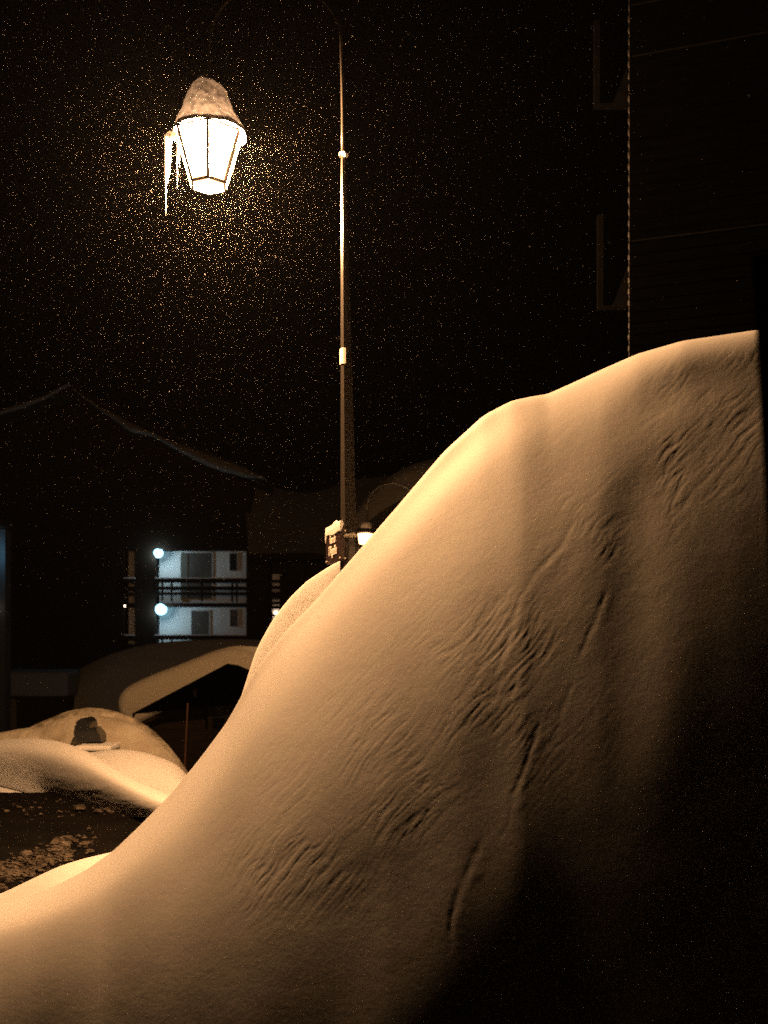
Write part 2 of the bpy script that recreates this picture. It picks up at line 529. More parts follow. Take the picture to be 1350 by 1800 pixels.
# ------------------------------------------------------------------ ground and road
gx = np.linspace(-70, 70, 141); gy = np.concatenate([np.linspace(-6, 30, 73), np.linspace(32, 200, 60)])
GX, GY = np.meshgrid(gx, gy, indexing='ij')
gh = lambda y: -1.35 * np.clip((y - 13) / 10., 0, 1) ** 2 * (3 - 2 * np.clip((y - 13) / 10., 0, 1)) - .02 * np.clip(y - 23, 0, 60)
GZ = gh(GY) - .06 + .05 * fbm(GX / 3., GY / 3., 91)
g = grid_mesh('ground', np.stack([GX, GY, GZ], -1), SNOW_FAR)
tag(g, 'snow-covered ground falling away behind the road', 'ground', kind='structure')
rx = np.linspace(-14, 3.2, 260); ry = np.linspace(-9, 11.6, 300)  # near end runs unseen past the camera, added to cut bounce light
RX, RY = np.meshgrid(rx, ry, indexing='ij')
RZ = .035 + .03 * fbm(RX / 1.2, RY / .5, 93) + .02 * fbm(RX * 4, RY * 4, 95)
road = grid_mesh('road', np.stack([RX, RY, RZ], -1), ASPHALT)
tag(road, 'dark wet road cleared between snowbanks, extended unseen around the camera to cut bounce light', 'road', kind='structure')
# lumps of ploughed snow on the road
lump_v, lump_f = [], []
mb = MB()
for k in range(1150):
    if k < 1050:
        px = random.uniform(-60, 120) * (1 if random.random() < .8 else 1.4); vv = random.gauss(1556 - max(px, 0) * .42, 11)
    else:
        px = random.uniform(-60, 300); vv = random.gauss(1432, 9)
    Y = CZ * F / (vv - HV)
    x, y, _ = at(px, vv, Y)
    r = abs(random.gauss(0, .008)) + .004
    if random.random() < .06: r *= 2.6
    n1, n2 = 7, 4
    vs = []
    ph = random.random() * 6
    for i in range(n2 + 1):
        th = math.pi * i / n2
        for j in range(n1):
            a = 2 * math.pi * j / n1 + ph
            rr = r * (1 + .35 * random.uniform(-1, 1))
            vs.append((x + 1.5 * rr * math.sin(th) * math.cos(a), y + 1.2 * rr * math.sin(th) * math.sin(a), .055 + .8 * rr * math.cos(th)))
    fs = [(i * n1 + j, i * n1 + (j + 1) % n1, (i + 1) * n1 + (j + 1) % n1, (i + 1) * n1 + j) for i in range(n2) for j in range(n1)]
    mb.add(vs, fs)
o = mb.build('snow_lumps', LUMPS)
tag(o, 'scattered lumps of ploughed dirty snow on the road', 'snow rubble', kind='stuff')

# ------------------------------------------------------------------ street lamp
LY = 7.8
pxm = F / LY
lx, _, _ = at(367, 0, LY)
base = at(612, 1000, LY)
gz = -.05
root = empty('street_lamp', (base[0], LY, gz))
tag(root, 'tall curved-arm street lamp with a lit hexagonal lantern wearing a tall snow cap', 'street lamp')
O = tuple(root.location)


def shaft(name, rows, m, n=8, rot=.0):
    """rows: (v, left px, right px)"""
    b = MB(O)
    vs = []
    for v, l, r in rows:
        cx, _, z = at((l + r) / 2, v, LY)
        rad = (r - l) / 2 / pxm / math.cos(math.pi / n)
        for k in range(n):
            a = 2 * math.pi * (k + .5) / n + rot
            vs.append((cx + rad * math.cos(a), LY + rad * math.sin(a), z))
    fs = []
    for i in range(len(rows) - 1):
        fs += [(i * n + k, i * n + (k + 1) % n, (i + 1) * n + (k + 1) % n, (i + 1) * n + k) for k in range(n)]
    fs += [tuple(range(n)), tuple(range((len(rows) - 1) * n, len(rows) * n))]
    b.add(vs, fs)
    return b.build(name, m, root)


shaft('pole', [(270, 599.5, 608), (300, 599, 610), (620, 599, 618), (940, 599, 627)], PAINT)
shaft('pole_base', [(940, 597, 628), (952, 598, 630), (962, 598, 631), (975, 598, 630), (1500, 597, 630)], PAINT, 10)
shaft('collar', [(269, 596, 612), (275, 596, 612)], METAL, 12)
shaft('strap', [(940, 596.5, 629), (946, 596.5, 629)], METAL, 12)
b = MB(O)
pts = [at(603.5, 272, LY), at(603, 210, LY), at(602, 150, LY), at(600, 90, LY)]
for k in range(1, 24):
    a = math.pi * k / 24
    pts.append(at(484 + 116.5 * math.cos(a), 80 - 113 * math.sin(a), LY))
pts += [at(367.5, 90, LY), at(367, 150, LY), at(367, 200, LY)]
b.tube(pts, [.018, .016, .0145] + [.013] * (len(pts) - 3), 10)
b.build('arm', PAINT, root, True)
# paper sticker wrapped on the lit facets
b = MB(O)
vs = []
for v in (615, 641):
    for l in range(6):
        a = math.radians(150 + l * 24)
        cx, _, z = at(608.3, v + random.uniform(-1.2, 1.2), LY)
        vs.append((cx + .047 * math.cos(a), LY + .047 * math.sin(a), z))
b.add(vs, [(k, k + 1, 7 + k, 6 + k) for k in range(5)])
o = b.build('sticker', STICKER, root)
sm = o.modifiers.new('s', 'SOLIDIFY'); sm.thickness = .002
tag(o, 'torn white sticker on the pole')

# lantern
zt = at(0, 240, LY)[2]; zb = at(0, 326, LY)[2]
RT, RB = .262, .142
rot = math.radians(-90 + 8)


def hexv(r, z, k, dr=0):
    a = rot + math.pi / 3 * k
    return (lx + (r + dr) * math.cos(a), LY + (r + dr) * math.sin(a), z)


b = MB(O)
for k in range(6):
    b.bar(hexv(RT, zt, k), hexv(RB, zb, k), .02)
    b.bar(hexv(RT, zt, k), hexv(RT, zt, k + 1), .016)
    b.bar(hexv(RB, zb, k), hexv(RB, zb, k + 1), .018)
frame = b.build('lantern_frame', METAL, root)
for k in range(6):
    b = MB(O)
    b.add([hexv(RT, zt - .008, k, -.012), hexv(RT, zt - .008, k + 1, -.012), hexv(RB, zb + .008, k + 1, -.012), hexv(RB, zb + .008, k, -.012)], [(0, 1, 2, 3)])
    b.build('pane', GLOW, frame)
b = MB(O)
b.add([hexv(RB, zb - .012, k, -.016) for k in range(6)] + [hexv(RB, zb, k, -.012) for k in range(6)],
      [tuple(range(6))] + [(k, (k + 1) % 6, 6 + (k + 1) % 6, 6 + k) for k in range(6)])
b.build('bottom_glass', GLOW, frame)
b = MB(O)
n = 24
rings = [(.05, zt + .2), (.06, zt + .23), (.05, zt + .27), (.035, zt + .3), (.03, zt + .36)]
vs = [(lx + r * math.cos(2 * math.pi * k / n), LY + r * math.sin(2 * math.pi * k / n), z) for r, z in rings for k in range(n)]
fs = [(i * n + k, i * n + (k + 1) % n, (i + 1) * n + (k + 1) % n, (i + 1) * n + k) for i in range(len(rings) - 1) for k in range(n)]
fs += [tuple(range(n)), tuple(range((len(rings) - 1) * n, len(rings) * n))]
b.add(vs, fs)
b.build('finial', PAINT, root)
point('bulb', (lx, LY, 5.36), LAMP_POWER, LAMP_COLOR[:3], .09, root)

# snow cap on the lantern
LP = [(124, 359.5), (130, 356.5), (138, 350), (157, 335), (181, 325), (207, 316), (226, 307), (234, 303), (239, 303)]
RP = [(124, 360.5), (131, 363.5), (140, 369.5), (153, 390), (166, 400), (184, 405), (201, 414), (219, 424), (233, 433), (239, 433)]
nv, nu = 60, 90
vr = np.linspace(124, 239, nv)
Lr = np.interp(vr, *zip(*LP)); Rr = np.interp(vr, *zip(*RP))
al_ = np.linspace(0, 2 * np.pi, nu + 1)
P = np.zeros((nu + 1, nv + 3, 3))
for i, a in enumerate(al_):
    c, s = math.cos(a), math.sin(a)
    cxp = (Lr + Rr) / 2; hw = (Rr - Lr) / 2
    rr = hw / pxm
    nz = .012 * fbm(np.full(nv, 3 * c + 20), vr / 14. + 3 * s, 101, 3) * np.minimum(1, hw / 20)
    P[i, :nv, 0] = (cxp - CX) / pxm + (rr + nz) * c
    P[i, :nv, 1] = LY + (rr * .95 + nz) * s
    P[i, :nv, 2] = CZ - (vr - HV) / pxm
    for j, (fr, dz_) in enumerate([(.985, .003), (.96, .008), (.94, .02)]):
        P[i, nv + j] = P[i, nv - 1]
        P[i, nv + j, 0] = lx + (P[i, nv - 1, 0] - lx) * fr
        P[i, nv + j, 1] = LY + (P[i, nv - 1, 1] - LY) * fr
        P[i, nv + j, 2] = P[i, nv - 1, 2] + dz_
P[-1] = P[0]
CAP = mat('wet_snow_cap', (0.7, 0.66, 0.62), 0.8, bump=[(40, 0.8, 0.02), (160, 0.5, 0.006)], vary=(14, (0.42, 0.38, 0.34)))
_n = CAP.node_tree.nodes; _l = CAP.node_tree.links
_tr = _n.new('ShaderNodeBsdfTranslucent')              # a little of the bulb's light soaks through the snow
_tn = _n.new('ShaderNodeTexNoise'); _tn.inputs['Scale'].default_value = 22; _tn.inputs['Detail'].default_value = 6
_cr = _n.new('ShaderNodeValToRGB')
_cr.color_ramp.elements[0].position = .3; _cr.color_ramp.elements[0].color = (.0006, .0006, .0007, 1)
_cr.color_ramp.elements[1].position = .75; _cr.color_ramp.elements[1].color = (.0030, .0031, .0036, 1)
_tc = _n.new('ShaderNodeTexCoord')
_l.new(_tc.outputs['Object'], _tn.inputs['Vector']); _l.new(_tn.outputs[0], _cr.inputs[0]); _l.new(_cr.outputs[0], _tr.inputs[0])
_as = _n.new('ShaderNodeAddShader')
_l.new(_n['Principled BSDF'].outputs[0], _as.inputs[0]); _l.new(_tr.outputs[0], _as.inputs[1])
_l.new(_as.outputs[0], _n['Material Output'].inputs[0])
cap = grid_mesh('heaped_snow', P, CAP)
tag(cap, 'tall pointed cap of snow sitting on the lit lantern', 'snow cap')

# icicles
for px, v0, v1, r, dy, lab in [
        (291.5, 236, 381, .0135, -.02, 'longest icicle hanging at the far left of the lantern rim'),
        (295.5, 236, 322, .017, .01, 'thick medium icicle just right of the longest one'),
        (299, 237, 306, .012, -.05, 'short thick icicle third from the left under the lantern rim'),
        (311.5, 244, 333, .008, -.06, 'thin icicle fourth from the left, beside the lantern glass'),
        (315.5, 243, 294, .007, -.1, 'shortest icicle nearest the lantern glass')]:
    Y = LY + dy
    b = MB(at(px, v0, Y))
    nn = 14
    pts = []; rad = []
    for k in range(nn + 1):
        s = k / nn
        pts.append(at(px + .8 * math.sin(s * 9) * (1 - s), v0 + (v1 - v0) * s, Y))
        rad.append(max(.0012, r * (1 - s) ** .8 * (1 + .15 * math.sin(k * 2.1))))
    b.tube(pts, rad, 8)
    o = b.build('icicle', ICE, smooth=True)
    tag(o, lab, 'icicle', 'icicles hanging from the lantern rim')
b = MB(at(296, 238, LY))
b.tube([at(292, 240, LY), at(300, 236, LY - .03), at(308, 238, LY - .06), at(318, 238, LY - .1)], [.015, .028, .025, .012], 8)
o = b.build('ice_crust', ICE, smooth=True)
tag(o, 'lump of ice clinging under the left rim of the lantern', 'ice')


def blob(name, c, rx, ry, rz, m, seed=0, amp=.2, n1=22, n2=14, parent=None):
    A = np.linspace(0, 2 * np.pi, n1 + 1)[:, None]; B = np.linspace(0, np.pi, n2)[None]
    r = 1 + amp * fbm(np.cos(A) * np.sin(B) * 1.7 + 9, np.cos(B) * 2 + np.sin(A) * np.sin(B) * 1.3, seed, 3)
    P = np.stack([rx * r * np.cos(A) * np.sin(B), ry * r * np.sin(A) * np.sin(B), rz * r * np.cos(B) + 0 * A], -1)
    P[-1] = P[0]
    P += np.array(c)
    return grid_mesh(name, P, m, parent, origin=c if parent is None else tuple(parent.location))


o = blob('snow_clump', at(607, 271, LY - .02), .026, .03, .018, SNOW, 3)
tag(o, 'small clump of snow resting on the collar of the lamp pole', 'snow clump')

# street name sign, turned almost edge-on
sc = at(587.2, 957, 7.72)
sg = empty('street_sign', (sc[0], sc[1], sc[2]), math.radians(-71))
tag(sg, 'dark brown street name sign on the lamp pole with pale lettering and snow on top', 'street sign')
SW, SH = .40, .275
b = MB()
prof = []
for cx_, cz_, a0 in [(SW / 2 - .02, SH / 2 - .02, 0), (-SW / 2 + .02, SH / 2 - .02, 90), (-SW / 2 + .02, -SH / 2 + .02, 180), (SW / 2 - .02, -SH / 2 + .02, 270)]:
    for k in range(5):
        a = math.radians(a0 + k * 22.5)
        prof.append((cx_ + .02 * math.cos(a), cz_ + .02 * math.sin(a)))
b.prism_y(prof, -.006, .006)
plate = b.build('plate', ENAMEL, sg)
b = MB()
b.prism_y([(x * .97, z * .96) for x, z in prof], .008, .024)
b.build('back_plate', ENAMEL, sg)


def lettering(text, size, x, z, sx=1.0):
    cu = bpy.data.curves.new('t', 'FONT')
    cu.body = text; cu.size = size; cu.align_x = 'CENTER'; cu.extrude = .0015; cu.offset = .0016
    to = bpy.data.objects.new('t', cu)
    COL.objects.link(to)
    bpy.context.view_layer.update()
    me = bpy.data.meshes.new_from_object(to.evaluated_get(bpy.context.evaluated_depsgraph_get()))
    bpy.data.objects.remove(to)
    o = link('lettering', me, LETTER, sg)
    o.rotation_euler = (math.radians(90), 0, 0)
    o.scale = (sx, 1, 1)
    o.location = (x, -.0085, z)
    return o


lettering('Rue de', .088, -.01, .012, .62)
lettering("l'Aiguille", .098, -.01, -.077, .66)
for x in (-.182, .182):
    for z in (-.118, .085):
        b = MB(); b.tube([(x, -.014, z), (x, -.006, z)], .008, 8); b.build('bolt', METAL, sg)
        b = MB(); b.tube([(x, .024, z), (x, .036, z)], .009, 8); b.build('bolt', METAL, sg)
b = MB()
b.bar((.19, .015, .045), (.33, .06, .045), .016)
b.build('bracket', METAL, sg)
# snow stuck on the sign
b = MB()
n = 28
top = []; bot = []
for k in range(n + 1):
    s = k / n
    x = -SW / 2 - .004 + s * (SW + .006)
    zt_ = SH / 2 + .012 + .012 * s + .016 * math.exp(-((s - .62) / .12) ** 2)
    zb_ = SH / 2 - .062 - (.05 * math.exp(-(s / .05) ** 2)) + .006 * math.sin(s * 9)
    top.append((x, zt_)); bot.append((x, zb_))
vs = [(x, y, z) for y in (-.012, -.024, -.024, -.012) for x, z in []]
P = np.zeros((n + 1, 7, 3))
for k in range(n + 1):
    x, a = top[k]; _, c = bot[k]
    P[k] = [(x, .015, SH / 2 - .01), (x, .012, a - .01), (x, .002, a), (x, -.009, a - .005), (x, -.013, (a + c) / 2), (x, -.012, c + .004), (x, -.0065, c)]
Pc = [tuple(p) for p in P.reshape(-1, 3)]
fs = [(k * 7 + j, k * 7 + j + 1, (k + 1) * 7 + j + 1, (k + 1) * 7 + j) for k in range(n) for j in range(6)]
fs += [tuple(range(7)), tuple(range(n * 7, n * 7 + 7))]
b = MB(); b.add(Pc, fs)
o = b.build('snow_crust', SNOW)
o.location = sg.location; o.rotation_euler = sg.rotation_euler
tag(o, 'strip of yellow-lit snow stuck over the top of the street sign', 'snow')

# ------------------------------------------------------------------ second, distant street lamp
FY = 22.0
fxm = F / FY
r2 = empty('street_lamp', (at(735, 0, FY)[0], FY, -1.4))
tag(r2, 'distant curved-arm street lamp glowing just behind the crest of the snowbank', 'street lamp')
O2 = tuple(r2.location)
b = MB(O2); b.tube([(O2[0], FY, -1.4), at(735, 900, FY)], [.07, .035], 8); b.build('pole', PAINT, r2)
b = MB(O2)
pts = [at(735, 903, FY)] + [at(690 + 45 * math.cos(math.pi * k / 16), 893 - 43 * math.sin(math.pi * k / 16), FY) for k in range(17)] + [at(645, 916, FY)]
b.tube(pts, .03, 8); b.build('arm', PAINT, r2, True)
x2, _, zt2 = at(642, 938, FY); zb2 = at(0, 956, FY)[2]
b = MB(O2)
h2 = lambda r, z, k: (x2 + r * math.cos(k * math.pi / 3 + .2), FY + r * math.sin(k * math.pi / 3 + .2), z)
for k in range(6):
    b.bar(h2(.17, zt2, k), h2(.14, zb2, k), .014); b.bar(h2(.17, zt2, k), h2(.17, zt2, k + 1), .014)
fr2 = b.build('lantern_frame', PAINT, r2)
b = MB(O2)
b.add([h2(.16, zt2, k) for k in range(6)] + [h2(.13, zb2, k) for k in range(6)], [(k, (k + 1) % 6, 6 + (k + 1) % 6, 6 + k) for k in range(6)] + [tuple(range(6, 12))])
b.build('glass', GLOW_FAR, fr2)
point('bulb', (x2, FY, zb2 - .1), 260, LAMP_COLOR[:3], .08, r2)
b = MB(O2); b.tube([(x2, FY, zt2 + .01), (x2, FY, zt2 + .1), (x2, FY, zt2 + .2)], [.18, .12, .04], 16); b.build('lantern_roof', PAINT, r2)
o = blob('heaped_snow', at(643, 926, FY), .13, .13, .09, CAP, 8)
tag(o, 'small round cap of snow on the distant lantern', 'snow cap')
# ------------------------------------------------------------------ car buried in snow
CYY = 13.6
car = empty('buried_car', at(160, 1330, CYY + .6)[:2] + (-.05,))
tag(car, 'parked car buried under smooth snow with one dark patch of window bare', 'car')
CO = tuple(car.location)
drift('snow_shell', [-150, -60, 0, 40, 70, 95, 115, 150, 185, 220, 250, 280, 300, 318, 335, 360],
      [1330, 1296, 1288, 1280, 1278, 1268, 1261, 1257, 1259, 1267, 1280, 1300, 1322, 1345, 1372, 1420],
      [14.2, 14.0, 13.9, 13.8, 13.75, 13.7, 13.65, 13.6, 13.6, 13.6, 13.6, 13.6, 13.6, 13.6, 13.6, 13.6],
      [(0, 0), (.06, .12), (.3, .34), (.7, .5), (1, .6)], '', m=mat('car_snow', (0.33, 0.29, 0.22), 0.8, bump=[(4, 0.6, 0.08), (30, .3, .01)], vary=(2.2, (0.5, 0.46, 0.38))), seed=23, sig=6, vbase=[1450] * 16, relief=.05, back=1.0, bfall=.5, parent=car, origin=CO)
drift('rear_snow_shell', [-260, -120, 0, 70, 120, 160, 200, 240, 270, 300, 320, 332, 350, 370],
      [1345, 1325, 1302, 1270, 1249, 1243, 1249, 1264, 1284, 1314, 1341, 1360, 1385, 1420],
      [14.6] * 14, [(0, 0), (.1, .1), (.4, .2), (1, .3)], '', m=SNOW_DIRTY, seed=27, sig=8, vbase=[1450] * 14, relief=.02, back=1.0, bfall=.5, parent=car, origin=CO)
b = MB(CO)
wp = [(131, 1276), (134, 1274), (133, 1270), (138, 1265), (144, 1262.5), (150, 1264), (155, 1270), (158, 1280), (162, 1279), (172, 1288), (176, 1293), (178, 1304), (138, 1304.5), (131, 1296), (129, 1288), (131, 1281)]
wy_ = 13.02
w3 = [at(p, v, wy_) for p, v in wp]
b.prism_y([(x, z) for x, _, z in w3], wy_, wy_ + .4)
b.build('window', GLASSDARK, car)
b = MB(CO)
x0, _, z0 = at(138, 1309, 12.9); x1, _, z1 = at(200, 1318, 12.9)
b.box(x0, x1, 12.75, 13.5, z1, z0)
o = b.build('ledge', SNOW, car, bevel=.02)

# ------------------------------------------------------------------ shed with a thick slab of snow
SYD = 20.0
shed = empty('shed', at(350, 1400, SYD)[:2] + (-1.4,))
tag(shed, 'low dark wooden shed under a very thick slab of tan-lit snow', 'shed')
SO = tuple(shed.location)
g0 = at(243, 1273, SYD); g1 = at(409, 1186, SYD); g2 = at(520, 1240, SYD)
b = MB(SO)
b.prism_y([(g0[0] + .1, -1.5), (g0[0] + .1, g0[2] - .02), (g1[0], g1[2] - .04), (g2[0], g2[2] - .04), (g2[0], -1.5)], SYD + .45, SYD + 5)
b.build('wall', DARKWOOD, shed)
b = MB(SO)
th = .07
b.prism_y([(g0[0], g0[2]), (g1[0], g1[2]), (g2[0], g2[2]), (g2[0], g2[2] - th), (g1[0], g1[2] - th), (g0[0], g0[2] - th)], SYD, SYD + 5.2)
b.build('roof', DARKWOOD, shed)
b = MB(SO)
for px in (365, 395, 420):
    a = at(px, 1232, SYD + .3)
    b.box(a[0], a[0] + .1, SYD + .3, SYD + .42, -1.4, a[2])
b.build('post', DARKWOOD, shed)
b = MB(SO)
a = at(370, 1236, SYD + .4); c = at(402, 1262, SYD + .4)
b.box(a[0], c[0], SYD + .38, SYD + .44, c[2], a[2])
wn = b.build('window', GLASSDARK, shed)
b = MB(SO)
b.box(a[0] - .09, a[0], SYD + .34, SYD + .44, c[2] - .1, a[2])
b.box(a[0] - .09, c[0] + .1, SYD + .34, SYD + .44, c[2] - .18, c[2] - .002)
b.build('frame', SIDING_TRIM, wn)
# its snow slab (rests on the roof)
up = [(212, 1252), (209, 1236), (213, 1221), (224, 1208), (245, 1196), (275, 1183), (310, 1170), (345, 1156), (380, 1143), (410, 1136), (435, 1137), (458, 1148), (490, 1166), (525, 1195)]
lo = [(524, 1240), (470, 1214), (430, 1194), (409, 1185), (345, 1221), (300, 1243), (246, 1271), (230, 1268), (218, 1261)]
ring = [at(p, v, SYD) for p, v in up + lo]
# refine the outline with Catmull-Rom
R = np.array([(x, z) for x, _, z in ring])
n = len(R)
fine = []
for i in range(n):
    p0, p1, p2, p3 = R[i - 1], R[i], R[(i + 1) % n], R[(i + 2) % n]
    sharp = i >= len(up) - 1 and i < n - 3
    for k in range(4):
        f_ = k / 4
        if sharp: fine.append(p1 * (1 - f_) + p2 * f_)
        else: fine.append(.5 * (2 * p1 + (p2 - p0) * f_ + (2 * p0 - 5 * p1 + 4 * p2 - p3) * f_ ** 2 + (3 * p1 - 3 * p2 + p3 - p0) * f_ ** 3))
fine = np.array(fine)
cen = fine.mean(0)
sl = []
nrm = np.roll(fine, -1, 0) - np.roll(fine, 1, 0)
nrm = np.stack([nrm[:, 1], -nrm[:, 0]], 1); nrm /= np.linalg.norm(nrm, axis=1, keepdims=True) + 1e-9
if ((fine - cen) * nrm).sum() < 0: nrm = -nrm
for dy, ins in [(0, .22), (.02, .12), (.07, .05), (.16, .01), (.3, 0), (2.5, 0), (5.0, 0), (5.2, .2)]:
    q2 = fine - nrm * ins
    sl.append(np.stack([q2[:, 0], np.full(len(q2), SYD - .25 + dy), q2[:, 1]], 1))
vs = [tuple(p) for a in sl for p in a]
m_ = len(fine)
fs = [(i * m_ + k, i * m_ + (k + 1) % m_, (i + 1) * m_ + (k + 1) % m_, (i + 1) * m_ + k) for i in range(len(sl) - 1) for k in range(m_)]
fs += [tuple(range(m_))[::-1], tuple(range((len(sl) - 1) * m_, len(sl) * m_))]
b = MB((cen[0], SYD, cen[1])); b.add(vs, fs)
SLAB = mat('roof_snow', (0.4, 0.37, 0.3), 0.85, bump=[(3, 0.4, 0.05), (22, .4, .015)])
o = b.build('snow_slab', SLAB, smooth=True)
tag(o, 'thick overhanging slab of snow with a rounded end on the low shed roof', 'roof snow')
# twig poking out of the slab
b = MB(at(345, 1222, SYD - .3))
for dx_, dv in ((0, -14), (4, -9), (-4, -8)):
    b.tube([at(343, 1226, SYD - .3), at(343 + dx_ * .5, 1222 + dv * .5, SYD - .3), at(343 + dx_, 1222 + dv, SYD - .3)], [.014, .01, .003], 5)
o = b.build('twig', DARKWOOD)
tag(o, 'dark twig sticking out under the edge of the roof snow', 'twig')
# marker pole
b = MB(at(326, 1350, 18.8))
b.tube([at(330, 1236, 18.8), at(327.5, 1290, 18.8), at(325, 1340, 18.8), at(326, 1360, 18.8)], .014, 8)
o = b.build('marker_pole', REDWOOD)
tag(o, 'thin reddish upright pole in front of the shed wall', 'pole')

# added roof mound behind the shed, standing for the shaded top of its snow
BY = 38.0
bs = empty('added_mound', at(280, 1300, BY)[:2] + (-2,))
tag(bs, 'low building added behind the shed, its darkened snow mound standing for shaded slab snow', 'building')
BO = tuple(bs.location)
b = MB(BO); a0 = at(105, 1260, BY); a1 = at(480, 1260, BY)
b.box(a0[0], a1[0], BY + 1, BY + 8, -2.2, at(0, 1200, BY)[2]); b.build('wall', DARKWOOD, bs)
SNOW_SHADED = mat('shaded_roof_snow', (0.15, 0.14, 0.125), 0.9, bump=[(1.5, .4, .1)])  # snow colour darkened in place of shade on the far roofs
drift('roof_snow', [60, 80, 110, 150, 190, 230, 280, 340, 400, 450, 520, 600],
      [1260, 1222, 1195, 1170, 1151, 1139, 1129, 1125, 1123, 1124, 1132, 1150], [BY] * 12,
      [(0, 0), (.3, .6), (1, 1.2)], '', m=SNOW_SHADED, seed=33, sig=12, vbase=[1290] * 12, relief=.06, back=4, bfall=.1, parent=bs, origin=BO)

# flat garage, its snow coloured dark blue in place of shade and blue lamplight
GY_ = 36.0
ga = empty('garage', at(40, 1300, GY_ + 2)[:2] + (-1.8,))
tag(ga, 'low flat-roofed garage with an even layer of snow coloured dark blue for shade and blue light at the left edge', 'garage')
GO = tuple(ga.location)
x0 = at(-120, 0, GY_)[0]; x1 = at(118, 0, GY_)[0]
b = MB(GO); b.box(x0 + .2, x1 - .1, GY_ + .25, GY_ + 6, -1.9, at(0, 1225, GY_)[2] - .003); b.build('wall', DARKWOOD, ga)
b = MB(GO); b.box(x0, x1, GY_, GY_ + 6.2, at(0, 1225, GY_)[2], at(0, 1181, GY_)[2]); b.build('roof_snow', mat('shaded_blue_snow', (.09, .11, .15), .9, bump=[(3, .4, .05)]), ga, bevel=.12)
b = MB(GO); b.box(x0 + .6, x0 + 2.9, GY_ + .2, GY_ + .26, -1.8, .0); b.build('door', DOORPAINT, ga)

# building cut by the left edge
EY = 33.0
eb = empty('house', at(-60, 1300, EY)[:2] + (-1.8,))
tag(eb, 'house wall cut off by the left edge with a cold blue lamp', 'house')
EO = tuple(eb.location)
b = MB(EO); b.box(at(-200, 0, EY)[0], at(9, 0, EY)[0], EY, EY + .5, -1.9, at(0, 930, EY)[2])
b.build('wall', mat('grey_wall', (.035, .04, .045), .8, bump=[(8, .3, .02)]), eb)
b = MB(EO); b.box(at(-210, 0, EY)[0], at(13, 0, EY)[0], EY - .6, EY + .6, at(0, 928, EY)[2], at(0, 915, EY)[2]); b.build('roof', DARKWOOD, eb)
for v, nm in ((972, 'wall_lamp'),):
    c = at(-14, v, EY - .3)
    o = blob(nm, c, .13, .13, .13, BLUE, 1, 0, parent=None)
    point('bulb', (c[0] + .1, c[1] - .25, c[2]), 22, (.3, .7, 1), .1, eb)
    o.parent = eb; o.location = tuple(a - b_ for a, b_ in zip(c, EO))
c = at(-9, 1068, EY - .25)
o = blob('wall_lamp', c, .05, .05, .05, WARM, 1, 0); o.parent = eb; o.location = tuple(a - b_ for a, b_ in zip(c, EO))

# ------------------------------------------------------------------ chalet with lit balconies
HY = 50.0
h = lambda px: (px - CX) / F * HY
hz = lambda v: CZ - (v - HV) / F * HY
ch = empty('chalet', (h(250), HY + 3, -2.3))
tag(ch, 'large chalet with a snowy gable and two lit white balconies', 'chalet')
HO = tuple(ch.location)
P0 = 50.9                                     # plane of the balcony walls
WX = lambda px: (px - CX) / F * P0
WZ = lambda v: CZ - (v - HV) / F * P0
# gable above the balconies and the dark masses round the recesses
b = MB(HO)
b.prism_y([(h(-170), hz(966)), (h(440), hz(966)), (h(440), hz(850)), (h(142), hz(704)), (h(-170), hz(830))], HY, HY + 9)
b.box(h(-170), h(218), HY, P0 + 5, -2.4, hz(966.2))
b.box(h(237), h(273), HY, P0 + 1, -2.4, hz(966.2))
b.box(h(433), h(472), HY, P0 + 5, -2.4, hz(966.2))
b.build('facade', DARKWOOD, ch)
b = MB(HO)
b.box(h(217), h(238), P0, P0 + 1, -2.4, hz(960)); b.box(h(273), h(434), P0 + .001, P0 + 1, -2.4, hz(960))
b.build('balcony_wall', PLASTER, ch)
# floors
for v in (1062, 1140):
    b = MB(HO); b.box(h(218), h(433), HY + .05, P0, hz(v + 4), hz(v - 2)); b.build('balcony_floor', DARKWOOD, ch)
# railings
for v in (1017, 1117):
    for xa, xb in ((218, 237), (273, 433)):
        b = MB(HO)
        for dv, hh in ((0, 7.5), (14, 6), (24, 5)):
            b.box(h(xa), h(xb), HY - .05, HY + .03, hz(v + dv + hh), hz(v + dv))
        for k in range(3):
            p = xa + (xb - xa) * (k + .5) / 3 + (0 if xb > 300 else 200)
            if xa <= p <= xb: b.box(h(p), h(p) + .09, HY + .031, HY + .1, hz(v + 40), hz(v))
        for p in ((284, 415) if xa > 250 else ()):
            b.box(h(p), h(p) + .1, HY - .08, HY - .051, hz(v + 40), hz(v))
        rl = b.build('railing', DARKWOOD, ch)
        b = MB(HO); b.box(h(xa), h(xb), HY - .06, HY + .05, hz(v), hz(v - 1.6)); b.build('rail_snow', SNOW_FAR, rl)
